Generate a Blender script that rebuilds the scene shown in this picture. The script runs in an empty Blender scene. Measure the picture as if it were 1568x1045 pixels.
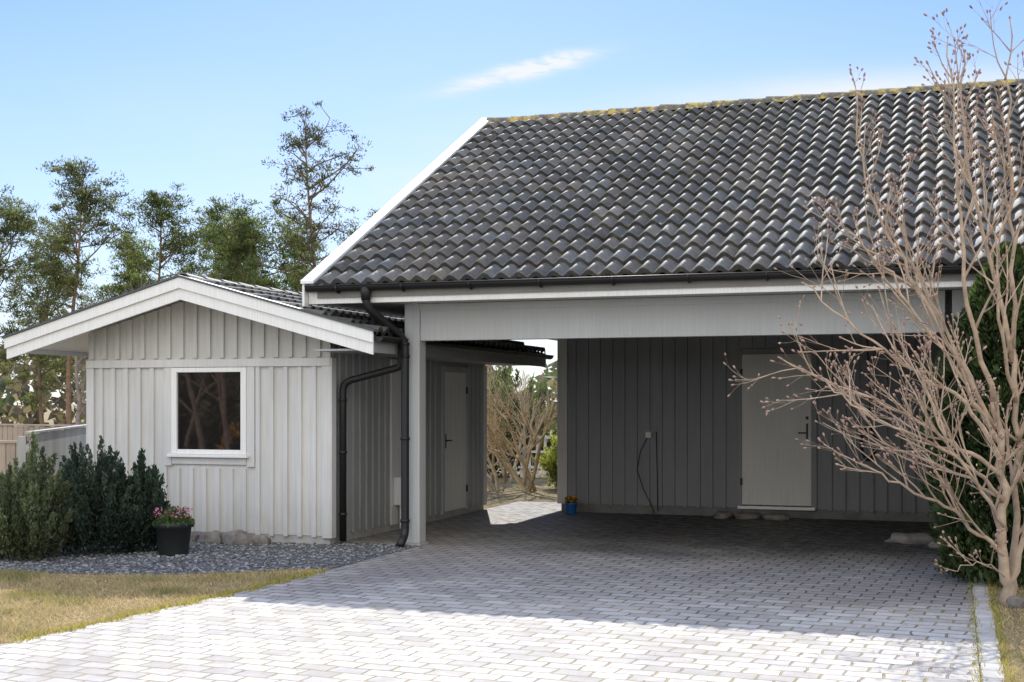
import bpy, math, random
import numpy as np
import mathutils
from mathutils import Vector, Matrix
random.seed(11)
rng = np.random.default_rng(11)
S = bpy.context.scene
S.view_settings.view_transform = 'Standard'
S.view_settings.look = 'None'
S.view_settings.exposure = 0
YAW = math.radians(18.8)
SUN = Vector((-0.48, 1.24, 1.0)).normalized()

# ---------------------------------------------------------------- materials
class NT:
    def __init__(s, nt):
        s.nt = nt
    def n(s, t, **kw):
        x = s.nt.nodes.new(t)
        for k, v in kw.items():
            setattr(x, k, v)
        return x
    def l(s, a, b):
        s.nt.links.new(a, b)
    def setin(s, sock, v):
        if hasattr(v, 'is_linked') or isinstance(v, bpy.types.NodeSocket):
            s.l(v, sock)
        else:
            sock.default_value = v
    def math(s, op, a, b=0.0, c=0.0, clamp=False):
        x = s.n('ShaderNodeMath', operation=op, use_clamp=clamp)
        s.setin(x.inputs[0], a); s.setin(x.inputs[1], b); s.setin(x.inputs[2], c)
        return x.outputs[0]
    def mix(s, f, a, b, mode='MIX'):
        x = s.n('ShaderNodeMix', data_type='RGBA', blend_type=mode)
        s.setin(x.inputs[0], f); s.setin(x.inputs[6], a); s.setin(x.inputs[7], b)
        return x.outputs[2]
    def noise(s, vec, scale, detail=4, rough=0.55, dist=0.0):
        x = s.n('ShaderNodeTexNoise')
        x.inputs['Scale'].default_value = scale
        x.inputs['Detail'].default_value = detail
        x.inputs['Roughness'].default_value = rough
        x.inputs['Distortion'].default_value = dist
        if vec is not None: s.l(vec, x.inputs['Vector'])
        return x.outputs['Fac']
    def ramp(s, fac, stops):
        x = s.n('ShaderNodeValToRGB')
        cr = x.color_ramp
        while len(cr.elements) < len(stops): cr.elements.new(0.5)
        for e, (p, c) in zip(cr.elements, stops):
            e.position = p; e.color = c if len(c) == 4 else (*c, 1)
        s.l(fac, x.inputs[0])
        return x.outputs[0]
    def maprange(s, v, a, b, c=0.0, d=1.0, smooth=True):
        x = s.n('ShaderNodeMapRange')
        if smooth: x.interpolation_type = 'SMOOTHSTEP'
        s.l(v, x.inputs[0])
        for i, q in enumerate((a, b, c, d)): x.inputs[i+1].default_value = q
        return x.outputs[0]
    def coords(s):
        return s.n('ShaderNodeTexCoord').outputs['Object']
    def mapping(s, vec, scale=(1,1,1), rot=(0,0,0), loc=(0,0,0)):
        x = s.n('ShaderNodeMapping')
        x.inputs['Scale'].default_value = scale
        x.inputs['Rotation'].default_value = rot
        x.inputs['Location'].default_value = loc
        s.l(vec, x.inputs['Vector'])
        return x.outputs[0]
    def bump(s, h, strength=0.3, dist=0.01):
        x = s.n('ShaderNodeBump')
        x.inputs['Strength'].default_value = strength
        x.inputs['Distance'].default_value = dist
        s.l(h, x.inputs['Height'])
        return x.outputs[0]

def new_mat(name):
    m = bpy.data.materials.new(name)
    m.use_nodes = True
    g = NT(m.node_tree)
    b = m.node_tree.nodes['Principled BSDF']
    return m, g, b
def c4(c): return (c[0], c[1], c[2], 1.0)

def paint(name, col, var=0.12, rough=0.55, grime=0.0, grain=True):
    m, g, b = new_mat(name)
    co = g.coords()
    n1 = g.noise(g.mapping(co, (1.3, 1.3, 0.5)), 1.6, 4)
    f = g.ramp(n1, [(0.3, (1-var,)*3), (0.7, (1+var*0.3,)*3)])
    base = g.mix(1.0, c4(col), f, 'MULTIPLY')
    st = g.noise(g.mapping(co, (22, 22, 0.7)), 3.0, 3)
    base = g.mix(1.0, base, g.ramp(st, [(0.35, (0.93, 0.93, 0.92)), (0.65, (1.03, 1.03, 1.03))]), 'MULTIPLY')
    if grime:
        sep = g.n('ShaderNodeSeparateXYZ'); g.l(co, sep.inputs[0])
        z = g.math('MULTIPLY_ADD', sep.outputs[2], -1.8, 1.0, clamp=True)
        nn = g.noise(co, 6.0, 5)
        f2 = g.math('MULTIPLY', g.math('MULTIPLY', z, nn), grime, clamp=True)
        base = g.mix(f2, base, (0.20, 0.19, 0.14, 1))
    g.l(base, b.inputs['Base Color'])
    b.inputs['Roughness'].default_value = rough
    if grain:
        gr = g.noise(g.mapping(co, (60, 60, 2.2)), 4.0, 3)
        g.l(g.bump(gr, 0.25, 0.004), b.inputs['Normal'])
    return m

M = {}
M['siding'] = paint('siding_grey_paint', (0.64, 0.635, 0.625), grime=0.5)
M['siding_gable'] = paint('gable_grey_paint', (0.56, 0.55, 0.525))
M['siding_shaded'] = paint('side_grey_shaded', (0.36, 0.365, 0.362), grime=0.4)  # same paint as the front siding, side-wall shade put into the colour
M['siding_deep_shade'] = paint('carport_grey_deep_shade', (0.235, 0.24, 0.25), grime=0.3)  # same siding paint again, darkened to carry the carport's deep shade
M['trim'] = paint('white_trim_paint', (0.84, 0.84, 0.83), var=0.06, rough=0.4)
M['beam'] = paint('beam_light_grey_paint', (0.50, 0.515, 0.515), var=0.06)
M['door'] = paint('door_cream_paint', (0.68, 0.66, 0.61), var=0.06)
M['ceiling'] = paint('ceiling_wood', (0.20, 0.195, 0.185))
M['black'] = paint('black_metal', (0.010, 0.010, 0.011), rough=0.5, grain=False)
M['dark_flash'] = paint('grey_flashing', (0.07, 0.08, 0.09), rough=0.45, grain=False)
M['fence_grey'] = paint('fence_weathered', (0.50, 0.50, 0.48), var=0.3)
M['fence_brown'] = paint('fence_brown', (0.42, 0.33, 0.25), var=0.3)
M['blue'] = paint('blue_glaze', (0.03, 0.12, 0.36), rough=0.25, grain=False)
M['pot'] = paint('dark_pot_plastic', (0.02, 0.022, 0.024), rough=0.55, grain=False)
M['whiteplastic'] = paint('white_plastic', (0.75, 0.75, 0.74), rough=0.4, grain=False)

def stone_mat(name, c1, c2, scale=8, bump=0.5):
    m, g, b = new_mat(name)
    co = g.coords()
    n = g.noise(co, scale, 8, 0.65)
    g.l(g.ramp(n, [(0.3, c1), (0.7, c2)]), b.inputs['Base Color'])
    b.inputs['Roughness'].default_value = 0.9
    g.l(g.bump(g.noise(co, scale*3, 6), bump, 0.01), b.inputs['Normal'])
    return m
M['concrete'] = stone_mat('concrete', (0.30, 0.29, 0.27), (0.48, 0.47, 0.45), 5)
M['edge_stone'] = stone_mat('edge_paver', (0.36, 0.34, 0.31), (0.60, 0.57, 0.53), 4)
M['plinth'] = stone_mat('dark_plinth', (0.13, 0.128, 0.125), (0.22, 0.215, 0.21), 5)
M['rock'] = stone_mat('granite_rock', (0.10, 0.09, 0.085), (0.28, 0.25, 0.22), 10)
M['soil'] = stone_mat('soil', (0.05, 0.04, 0.03), (0.12, 0.09, 0.06), 14)

def paver_mat():
    m, g, b = new_mat('paver_blocks')
    co = g.coords()
    wob = g.n('ShaderNodeVectorMath', operation='MULTIPLY_ADD')
    nz = g.n('ShaderNodeTexNoise'); nz.inputs['Scale'].default_value = 7.0
    g.l(co, nz.inputs['Vector'])
    g.l(nz.outputs['Color'], wob.inputs[0]); wob.inputs[1].default_value = (0.045, 0.045, 0); g.l(co, wob.inputs[2])
    bt = g.n('ShaderNodeTexBrick')
    bt.offset = 0.5
    g.l(g.mapping(wob.outputs[0], rot=(0, 0, math.radians(4.0))), bt.inputs['Vector'])
    bt.inputs['Scale'].default_value = 1.0
    bt.inputs['Brick Width'].default_value = 0.212
    bt.inputs['Row Height'].default_value = 0.142
    bt.inputs['Mortar Size'].default_value = 0.009
    bt.inputs['Mortar Smooth'].default_value = 0.4
    bt.inputs['Bias'].default_value = 0.0
    bt.inputs['Color1'].default_value = (0.47, 0.445, 0.42, 1)
    bt.inputs['Color2'].default_value = (0.76, 0.735, 0.70, 1)
    bt.inputs['Mortar'].default_value = (0.2, 0.2, 0.2, 1)
    n0 = g.noise(co, 0.35, 4, 0.6)
    n1 = g.noise(co, 0.9, 6)
    n2 = g.noise(co, 7.0, 6, 0.6)
    n3 = g.noise(co, 160.0, 3)
    col = g.mix(1.0, bt.outputs['Color'], g.ramp(n1, [(0.3, (0.82, 0.80, 0.77)), (0.7, (1.08, 1.08, 1.07))]), 'MULTIPLY')
    col = g.mix(1.0, col, g.ramp(n2, [(0.3, (0.80, 0.78, 0.76)), (0.7, (1.08, 1.08, 1.08))]), 'MULTIPLY')
    col = g.mix(1.0, col, g.ramp(n3, [(0.3, (0.84, 0.84, 0.84)), (0.7, (1.06, 1.06, 1.06))]), 'MULTIPLY')
    sep = g.n('ShaderNodeSeparateXYZ'); g.l(co, sep.inputs[0])
    yy = g.math('ADD', sep.outputs[1], g.math('MULTIPLY_ADD', n1, 5.0, -2.5))
    far_brown = g.maprange(yy, 8.0, 10.6)  # patchy browner tone, growing towards the carport
    col = g.mix(g.math('MULTIPLY', far_brown, g.math('MULTIPLY_ADD', n0, 0.8, 0.25)), col, (0.21, 0.185, 0.17, 1))
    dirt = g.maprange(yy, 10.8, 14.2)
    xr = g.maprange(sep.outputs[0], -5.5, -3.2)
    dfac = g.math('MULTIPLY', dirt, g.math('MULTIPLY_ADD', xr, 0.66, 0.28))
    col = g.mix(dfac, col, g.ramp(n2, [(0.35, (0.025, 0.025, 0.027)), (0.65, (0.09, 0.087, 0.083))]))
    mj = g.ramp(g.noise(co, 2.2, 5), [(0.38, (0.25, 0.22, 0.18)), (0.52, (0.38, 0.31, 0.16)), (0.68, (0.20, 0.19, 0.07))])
    mj = g.mix(far_brown, mj, (0.09, 0.08, 0.065, 1))
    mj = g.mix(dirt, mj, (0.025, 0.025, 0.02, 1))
    col = g.mix(g.math('MULTIPLY', bt.outputs['Fac'], 0.95), col, mj)
    g.l(col, b.inputs['Base Color'])
    damp = g.math('MULTIPLY', dfac, g.maprange(n2, 0.4, 0.6))
    g.l(g.math('MULTIPLY_ADD', damp, -0.35, 0.80), b.inputs['Roughness'])
    inv = g.math('SUBTRACT', 1.0, bt.outputs['Fac'])
    h = g.math('ADD', inv, g.math('MULTIPLY', n3, 0.2))
    h = g.math('ADD', h, g.math('MULTIPLY', n2, 0.9))
    g.l(g.bump(h, 0.8, 0.014), b.inputs['Normal'])
    return m
M['paver'] = paver_mat()

def ground_mat():
    m, g, b = new_mat('lawn_ground')
    co = g.coords()
    n1 = g.noise(co, 0.8, 6); n2 = g.noise(co, 12, 6, 0.7); n3 = g.noise(co, 90, 3)
    c = g.ramp(n1, [(0.3, (0.36, 0.28, 0.14)), (0.55, (0.40, 0.32, 0.17)), (0.75, (0.22, 0.20, 0.09))])
    c = g.mix(1.0, c, g.ramp(n2, [(0.3, (0.55, 0.55, 0.55)), (0.7, (1.25, 1.2, 1.1))]), 'MULTIPLY')
    c = g.mix(1.0, c, g.ramp(n3, [(0.3, (0.55, 0.55, 0.55)), (0.7, (1.25, 1.25, 1.2))]), 'MULTIPLY')
    g.l(c, b.inputs['Base Color']); b.inputs['Roughness'].default_value = 1.0
    g.l(g.bump(g.math('ADD', n2, n3), 0.8, 0.03), b.inputs['Normal'])
    return m
M['ground'] = ground_mat()

def gravel_mat():
    m, g, b = new_mat('gravel')
    co = g.coords()
    v = g.n('ShaderNodeTexVoronoi'); v.inputs['Scale'].default_value = 45; g.l(co, v.inputs['Vector'])
    hs = g.n('ShaderNodeSeparateColor'); g.l(v.outputs['Color'], hs.inputs[0])
    c = g.ramp(hs.outputs[0], [(0.0, (0.045, 0.047, 0.05)), (0.5, (0.115, 0.118, 0.122)), (1.0, (0.25, 0.25, 0.25))])
    g.l(c, b.inputs['Base Color']); b.inputs['Roughness'].default_value = 0.95
    inv = g.math('SUBTRACT', 1.0, v.outputs['Distance'])
    g.l(g.bump(inv, 0.9, 0.02), b.inputs['Normal'])
    return m
M['gravel'] = gravel_mat()

def attr_mat(name, rough=0.8, trans=0.0, noise_amt=0.0, spec=0.3, tmul=(1.6, 1.7, 0.9)):
    m, g, b = new_mat(name)
    a = g.n('ShaderNodeAttribute'); a.attribute_name = 'col'
    col = a.outputs['Color']
    if noise_amt:
        nn = g.noise(g.coords(), 9, 4)
        col = g.mix(1.0, col, g.ramp(nn, [(0.3, (1-noise_amt,)*3), (0.7, (1+noise_amt,)*3)]), 'MULTIPLY')
    g.l(col, b.inputs['Base Color'])
    b.inputs['Roughness'].default_value = rough
    b.inputs['Specular IOR Level'].default_value = spec
    if trans:
        t = g.n('ShaderNodeBsdfTranslucent')
        tc = g.mix(1.0, col, (*tmul, 1), 'MULTIPLY')
        g.l(tc, t.inputs[0])
        ms = g.n('ShaderNodeMixShader'); ms.inputs[0].default_value = trans
        g.l(b.outputs[0], ms.inputs[1]); g.l(t.outputs[0], ms.inputs[2])
        out = m.node_tree.nodes['Material Output']
        g.l(ms.outputs[0], out.inputs[0])
    return m
M['leaf'] = attr_mat('foliage', 0.7, 0.45)
M['grass'] = attr_mat('grass_blades', 0.8, 0.4, tmul=(1.2, 1.15, 1.0))
M['bark'] = attr_mat('bark', 0.9, 0, noise_amt=0.3)
M['stones'] = attr_mat('small_stones', 0.95, 0)

def tile_mat():
    m, g, b = new_mat('concrete_roof_tile')
    a = g.n('ShaderNodeAttribute'); a.attribute_name = 'col'
    co = g.coords()
    n1 = g.noise(co, 1.1, 5); n2 = g.noise(co, 26, 6, 0.7)
    col = g.mix(1.0, a.outputs['Color'], g.ramp(n1, [(0.3, (0.80, 0.81, 0.81)), (0.7, (1.22, 1.15, 1.06))]), 'MULTIPLY')
    col = g.mix(1.0, col, g.ramp(n2, [(0.3, (0.66, 0.66, 0.66)), (0.7, (1.3, 1.3, 1.3))]), 'MULTIPLY')
    l = g.noise(co, 9, 6, 0.75)
    lf = g.ramp(l, [(0.55, (0, 0, 0)), (0.66, (1, 1, 1))])
    col = g.mix(g.math('MULTIPLY', lf, 0.5), col, (0.18, 0.155, 0.075, 1))
    pf = g.ramp(g.noise(g.mapping(co, loc=(7, 3, 1)), 3.0, 6, 0.7), [(0.5, (0, 0, 0)), (0.72, (1, 1, 1))])
    col = g.mix(g.math('MULTIPLY', pf, 0.25), col, (0.24, 0.24, 0.225, 1))
    g.l(col, b.inputs['Base Color'])
    b.inputs['Roughness'].default_value = 0.66
    b.inputs['Specular IOR Level'].default_value = 0.45
    g.l(g.bump(n2, 0.5, 0.007), b.inputs['Normal'])
    return m
M['tile'] = tile_mat()
def ridge_mat():
    m, g, b = new_mat('lichen_ridge_tile')
    co = g.coords()
    n = g.noise(co, 6, 6, 0.75)
    g.l(g.ramp(n, [(0.42, (0.10, 0.098, 0.092)), (0.51, (0.22, 0.19, 0.11)), (0.58, (0.52, 0.38, 0.10))]), b.inputs['Base Color'])
    b.inputs['Roughness'].default_value = 0.9
    g.l(g.bump(g.noise(co, 40, 5), 0.5, 0.01), b.inputs['Normal'])
    return m
M['ridge'] = ridge_mat()
def glass_mat():
    m, g, b = new_mat('window_glass')
    b.inputs['Base Color'].default_value = (0.016, 0.014, 0.014, 1)
    b.inputs['Roughness'].default_value = 0.02
    b.inputs['IOR'].default_value = 1.85
    g.l(g.bump(g.noise(g.coords(), 1.4, 2), 0.05, 0.02), b.inputs['Normal'])
    return m
M['glass'] = glass_mat()

# ---------------------------------------------------------------- mesh helpers
def link(o, parent=None):
    S.collection.objects.link(o)
    if parent is not None: o.parent = parent
    return o
def empty(name, loc=(0,0,0)):
    e = bpy.data.objects.new(name, None); e.location = loc
    e.empty_display_size = 0.2
    return link(e)

class MB:
    def __init__(s):
        s.v = []; s.f = []; s.c = []; s.sm = []
    def add(s, vs, fs, col=None, smooth=False):
        o = len(s.v)
        s.v.extend([tuple(p) for p in vs])
        s.f.extend([tuple(i+o for i in f) for f in fs])
        s.c.extend([col if col else (1, 1, 1)]*len(vs))
        s.sm.extend([smooth]*len(fs))
    def box(s, x0, x1, y0, y1, z0, z1, col=None):
        vs = [(x0,y0,z0),(x1,y0,z0),(x1,y1,z0),(x0,y1,z0),(x0,y0,z1),(x1,y0,z1),(x1,y1,z1),(x0,y1,z1)]
        s.add(vs, [(0,3,2,1),(4,5,6,7),(0,1,5,4),(1,2,6,5),(2,3,7,6),(3,0,4,7)], col)
    def prism(s, poly, axis, a0, a1, col=None):
        n = len(poly)
        def P(p, a):
            return (p[0], a, p[1]) if axis == 'y' else (a, p[0], p[1])
        vs = [P(p, a0) for p in poly]+[P(p, a1) for p in poly]
        fs = [tuple(range(n)), tuple(range(2*n-1, n-1, -1))]
        for i in range(n):
            j = (i+1) % n
            fs.append((i, i+n, j+n, j))
        s.add(vs, fs, col)
    def tube(s, pts, rad, sides=6, col=None, cap=True, smooth=True):
        pts = [Vector(p) for p in pts]
        vs = []; n = len(pts)
        ref = None
        for i, p in enumerate(pts):
            t = (pts[min(i+1, n-1)]-pts[max(i-1, 0)])
            if t.length < 1e-9: t = Vector((0, 0, 1))
            t.normalize()
            if ref is None:
                ref = t.orthogonal().normalized()
            else:
                ref = (ref - t*ref.dot(t))
                if ref.length < 1e-6: ref = t.orthogonal()
                ref.normalize()
            b = t.cross(ref)
            r = rad[i] if isinstance(rad, (list, tuple)) else rad
            for k in range(sides):
                a = 2*math.pi*k/sides
                vs.append(p + (ref*math.cos(a)+b*math.sin(a))*r)
        fs = []
        for i in range(n-1):
            for k in range(sides):
                k2 = (k+1) % sides
                fs.append((i*sides+k, i*sides+k2, (i+1)*sides+k2, (i+1)*sides+k))
        if cap:
            fs.append(tuple(range(sides-1, -1, -1)))
            fs.append(tuple(range((n-1)*sides, n*sides)))
        s.add(vs, fs, col, smooth)
    def lathe(s, prof, c=(0,0,0), sides=24, col=None):
        vs = []
        for r, z in prof:
            for k in range(sides):
                a = 2*math.pi*k/sides
                vs.append((c[0]+r*math.cos(a), c[1]+r*math.sin(a), c[2]+z))
        fs = []
        for i in range(len(prof)-1):
            for k in range(sides):
                k2 = (k+1) % sides
                fs.append((i*sides+k, i*sides+k2, (i+1)*sides+k2, (i+1)*sides+k))
        s.add(vs, fs, col, True)
    def obj(s, name, mat, parent=None, bevel=0.0):
        me = bpy.data.meshes.new(name)
        me.from_pydata(s.v, [], s.f)
        at = me.attributes.new('col', 'FLOAT_COLOR', 'POINT')
        arr = np.ones((len(s.v), 4), dtype=np.float32); arr[:, :3] = np.array(s.c, dtype=np.float32)
        at.data.foreach_set('color', arr.ravel())
        me.polygons.foreach_set('use_smooth', s.sm)
        me.materials.append(mat)
        me.update()
        o = bpy.data.objects.new(name, me)
        link(o, parent)
        if bevel:
            b = o.modifiers.new('b', 'BEVEL'); b.width = bevel; b.segments = 2; b.limit_method = 'ANGLE'
        return o

def np_mesh(name, verts, k, cols, mat, parent=None, smooth=False):
    N = verts.shape[0]
    me = bpy.data.meshes.new(name)
    me.vertices.add(N*k); me.vertices.foreach_set('co', verts.reshape(-1).astype(np.float32))
    me.loops.add(N*k); me.loops.foreach_set('vertex_index', np.arange(N*k, dtype=np.int32))
    me.polygons.add(N)
    me.polygons.foreach_set('loop_start', np.arange(0, N*k, k, dtype=np.int32))
    me.update(calc_edges=True)
    at = me.attributes.new('col', 'FLOAT_COLOR', 'POINT')
    a = np.ones((N, k, 4), dtype=np.float32); a[:, :, :3] = cols[:, None, :]
    at.data.foreach_set('color', a.ravel())
    me.materials.append(mat)
    me.validate()
    o = bpy.data.objects.new(name, me)
    return link(o, parent)

def leaf_quads(cent, size, axis=None, elong=2.0, jit=1.0):
    N = len(cent)
    d = rng.normal(size=(N, 3))
    if axis is not None: d = axis + d*jit*0.5
    d /= np.linalg.norm(d, axis=1)[:, None]+1e-9
    e = rng.normal(size=(N, 3)); e -= d*(e*d).sum(1)[:, None]
    e /= np.linalg.norm(e, axis=1)[:, None]+1e-9
    sz = size[:, None]
    a = cent-d*sz*0.5; b = cent+e*sz*0.5/elong; c = cent+d*sz*0.5; f = cent-e*sz*0.5/elong
    return np.stack([a, b, c, f], 1)

# ---------------------------------------------------------------- ground, paving
mb = MB(); R = 400
mb.add([(-R,-R,0),(R,-R,0),(R,R,0),(-R,R,0)], [(0,1,2,3)])
mb.obj('ground', M['ground'])
mb = MB()
pe = [(-6.2, 3.0), (-5.75, 5.2), (-5.53, 6.6), (-5.42, 7.8), (-5.30, 9.0), (-5.24, 10.2), (-5.22, 12.42)]
poly = [(0.13, -14), (0.13, 12.6), (0.13, 18.4), (-6.15, 18.4), (-6.15, 12.44)] + pe[::-1] + [(-7.5, -1.0), (-10, -14)]
mb.add([(x, y, 0.008) for x, y in poly], [tuple(range(len(poly)))])
mb.obj('paved_driveway', M['paver'])
mb = MB()
gp = [(-12.5, 9.1), (-8.0, 9.42), (-7.2, 9.44), (-6.5, 9.62), (-5.9, 10.0), (-5.28, 10.55), (-5.22, 12.42), (-6.15, 12.44), (-6.15, 13.0), (-12.5, 13.0)]
mb.add([(x, y, 0.004) for x, y in gp], [tuple(range(len(gp)))])
mb.obj('gravel_bed', M['gravel'])
mb = MB()
y = 2.0
while y < 12.3:
    L = 0.21
    q = random.uniform(-.004, .004)
    mb.box(0.137+q, 0.255+q, y, y+L-0.012, -0.05, 0.013+random.uniform(-.003, .003)); y += L
mb.obj('edging_kerb', M['edge_stone'], bevel=0.006)

def inpoly(x, y, poly):
    r = False; n = len(poly)
    for i in range(n):
        x1, y1 = poly[i]; x2, y2 = poly[(i+1) % n]
        if (y1 > y) != (y2 > y) and x < (x2-x1)*(y-y1)/(y2-y1)+x1: r = not r
    return r
def ico_pts():
    t = (1+5**.5)/2
    v = np.array([(-1,t,0),(1,t,0),(-1,-t,0),(1,-t,0),(0,-1,t),(0,1,t),(0,-1,-t),(0,1,-t),(t,0,-1),(t,0,1),(-t,0,-1),(-t,0,1)], float)
    v /= np.linalg.norm(v[0])
    f = [(0,11,5),(0,5,1),(0,1,7),(0,7,10),(0,10,11),(1,5,9),(5,11,4),(11,10,2),(10,7,6),(7,1,8),(3,9,4),(3,4,2),(3,2,6),(3,6,8),(3,8,9),(4,9,5),(2,4,11),(6,2,10),(8,6,7),(9,8,1)]
    return v, f
IV, IF = ico_pts()
mb = MB()
cnt = 0
while cnt < 4200:
    x = random.uniform(-9.5, -5.1); y = random.uniform(9.35, 12.4)
    if not inpoly(x, y, gp) and not (random.random() < 0.08 and -5.3 < x): continue
    s = random.uniform(0.007, 0.018); q = random.uniform(0.08, 0.32)
    v = IV*np.array([s*random.uniform(.8, 1.5), s*random.uniform(.8, 1.5), s*.7])*rng.uniform(.8, 1.2, (12, 1))+np.array([x, y, 0.006+s*.3])
    mb.add(v, IF, (q, q*1.01, q*1.03)); cnt += 1
mb.obj('gravel_stones', M['stones'])

def grass(name, n, region, inside, hgt=(0.015, 0.045)):
    x0, x1, y0, y1 = region
    P = []
    while len(P) < n:
        xs = rng.uniform(x0, x1, n); ys = rng.uniform(y0, y1, n)
        P += [(a, b) for a, b in zip(xs, ys) if inside(a, b)]
    P = np.array(P[:n])
    h = rng.uniform(hgt[0], hgt[1], n)
    pat = np.array([mathutils.noise.fractal(Vector((a*1.5, b*1.5, 3.0)), 1.0, 2.0, 4) for a, b in P])*2.6
    h *= np.clip(1+0.35*pat, .3, 2)
    a = rng.uniform(0, 6.283, n); w = rng.uniform(0.002, 0.005, n)
    lean = rng.normal(0, 0.03, (n, 2))
    B = np.stack([P[:, 0], P[:, 1], np.zeros(n)], 1)
    dx = np.stack([np.cos(a)*w, np.sin(a)*w, np.zeros(n)], 1)
    T = B+np.stack([lean[:, 0], lean[:, 1], h], 1)
    v = np.stack([B-dx, B+dx, T], 1)
    t = np.clip(rng.uniform(0, 1, n)*0.5+0.30*pat+0.08, 0, 1)[:, None]
    straw = np.array([0.68, 0.53, 0.30]); green = np.array([0.26, 0.26, 0.085])
    cols = (green*t+straw*(1-t))*rng.uniform(0.65, 1.25, (n, 1))
    return np_mesh(name, v, 3, cols, M['grass'])
lawnL = [(-13, 4.0), (-5.95, 4.0), (-5.55, 6.6), (-5.44, 7.8), (-5.32, 9.0), (-5.26, 10.2), (-5.30, 10.52), (-5.9, 9.97), (-6.5, 9.58), (-7.2, 9.40), (-8.0, 9.38), (-13, 9.05)]
grass('lawn_grass', 70000, (-10.5, -5.2, 5.5, 10.6), lambda x, y: inpoly(x, y, lawnL))
grass('lawn_grass', 22000, (0.25, 2.6, 6.2, 12.0), lambda x, y: True)
n = 3600
ed = []
for i in range(n):
    k = random.random()
    if k < 0.6:
        j = random.randrange(2, len(pe)-2); t = random.random()
        x = pe[j][0]*(1-t)+pe[j+1][0]*t+random.gauss(0, .035)+0.03*math.sin(t*19); y = pe[j][1]*(1-t)+pe[j+1][1]*t
    else:
        x = random.choice([0.13, 0.26, 0.28])+random.gauss(0, .018); y = random.uniform(6, 12)
    ed.append((x, y))
P = np.array(ed); n = len(P)
B = np.stack([P[:, 0], P[:, 1], np.full(n, 0.006)], 1)
a = rng.uniform(0, 6.28, n); dx = np.stack([np.cos(a)*.004, np.sin(a)*.004, np.zeros(n)], 1)
T = B+np.stack([rng.normal(0, .02, n), rng.normal(0, .02, n), rng.uniform(.015, .045, n)], 1)
np_mesh('edge_weeds', np.stack([B-dx, B+dx, T], 1), 3, np.array([0.42, 0.37, 0.10])*rng.uniform(.6, 1.4, (n, 1)), M['grass'])
n = 420
X = np.concatenate([rng.uniform(-5.1, 0.1, 140), -5.15+np.abs(rng.normal(0, .3, 90)), 0.1-np.abs(rng.normal(0, .35, 190))])
Y = np.concatenate([rng.uniform(6, 16.6, 140), rng.uniform(7, 12, 90), rng.uniform(7, 16, 190)])
cen = np.stack([X, Y, np.full(n, .014)], 1)
v = leaf_quads(cen, rng.uniform(.012, .035, n), elong=1.8); v[:, :, 2] = 0.013+np.abs(v[:, :, 2]-.014)*.35
np_mesh('fallen_leaves', v, 4, np.array([0.16, 0.10, 0.055])*rng.uniform(.5, 1.8, (n, 1)), M['leaf'])

# ---------------------------------------------------------------- siding helper
def siding_y(mb, x0, x1, yf, z0, z1, sp=0.168, bw=0.05, proud=0.022, skip=(), ztop=None, zbot=None):
    x = x0+sp*0.5
    while x < x1-0.02:
        segs = [(z0, z1 if ztop is None else ztop(x))]
        for (a, b, c, d) in skip:
            if a-bw/2 < x < b+bw/2:
                ns = []
                for (p, q) in segs:
                    if c > p: ns.append((p, min(q, c)))
                    if d < q: ns.append((max(p, d), q))
                segs = ns
        jx = random.uniform(-.004, .004)
        for p, q in segs:
            if q-p > 0.02: mb.box(x-bw/2+jx, x+bw/2+jx, yf-proud-random.uniform(0, .003), yf-0.001, p-random.uniform(0, .006), q)
        x += sp
def siding_x(mb, y0, y1, xf, z0, z1, sgn=1, sp=0.168, bw=0.05, proud=0.022, skip=()):
    y = y0+sp*0.5
    while y < y1-0.02:
        if not any(a-bw/2 < y < b+bw/2 for a, b in skip):
            if sgn > 0: mb.box(xf+0.001, xf+proud, y-bw/2, y+bw/2, z0, z1)
            else: mb.box(xf-proud, xf-0.001, y-bw/2, y+bw/2, z0, z1)
        y += sp

# ---------------------------------------------------------------- roof tiles
def tiles(mb, O, A, U, width, length, tw=0.35, course=0.335, base=(0.108, 0.107, 0.103)):
    O, A, U = Vector(O), Vector(A).normalized(), Vector(U).normalized()
    N = A.cross(U).normalized()
    nt = max(1, round(width/tw)); tw = width/nt
    nc = max(1, round(length/course)); course = length/nc
    K = 14
    for i in range(nc):
        for j in range(nt):
            q = random.uniform(0.68, 1.30)
            wr = random.uniform(-0.06, 0.07)
            col = (base[0]*q*(1+wr), base[1]*q, base[2]*q*(1-wr))
            if random.random() < 0.06: col = tuple(c*1.5 for c in col)
            lj = random.uniform(0, 0.008)
            s0 = i*course+random.uniform(-.008, .008); s1 = (i+1)*course+0.035
            rows = []
            for (s, lift) in ((s0, -0.004), (s0, 0.044+lj), (s0+0.012, 0.051+lj), (s1, 0.003)):
                r = []
                for k in range(K+1):
                    f = k/K
                    w = (0.5-0.5*math.cos(2*math.pi*f*2))**0.75*0.060
                    r.append(O + A*(j*tw+f*tw) + U*s + N*(w+lift))
                rows.append(r)
            vs = rows[0]+rows[1]
            fs = [(k, k+1, K+1+k+1, K+1+k) for k in range(K)]
            mb.add(vs, fs, tuple(c*0.45 for c in col), False)
            vs = rows[1]+rows[2]+rows[3]
            fs = []
            for r in range(2):
                for k in range(K):
                    a = r*(K+1)+k
                    fs.append((a, a+1, a+K+2, a+K+1))
            mb.add(vs, fs, col, True)
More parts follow.
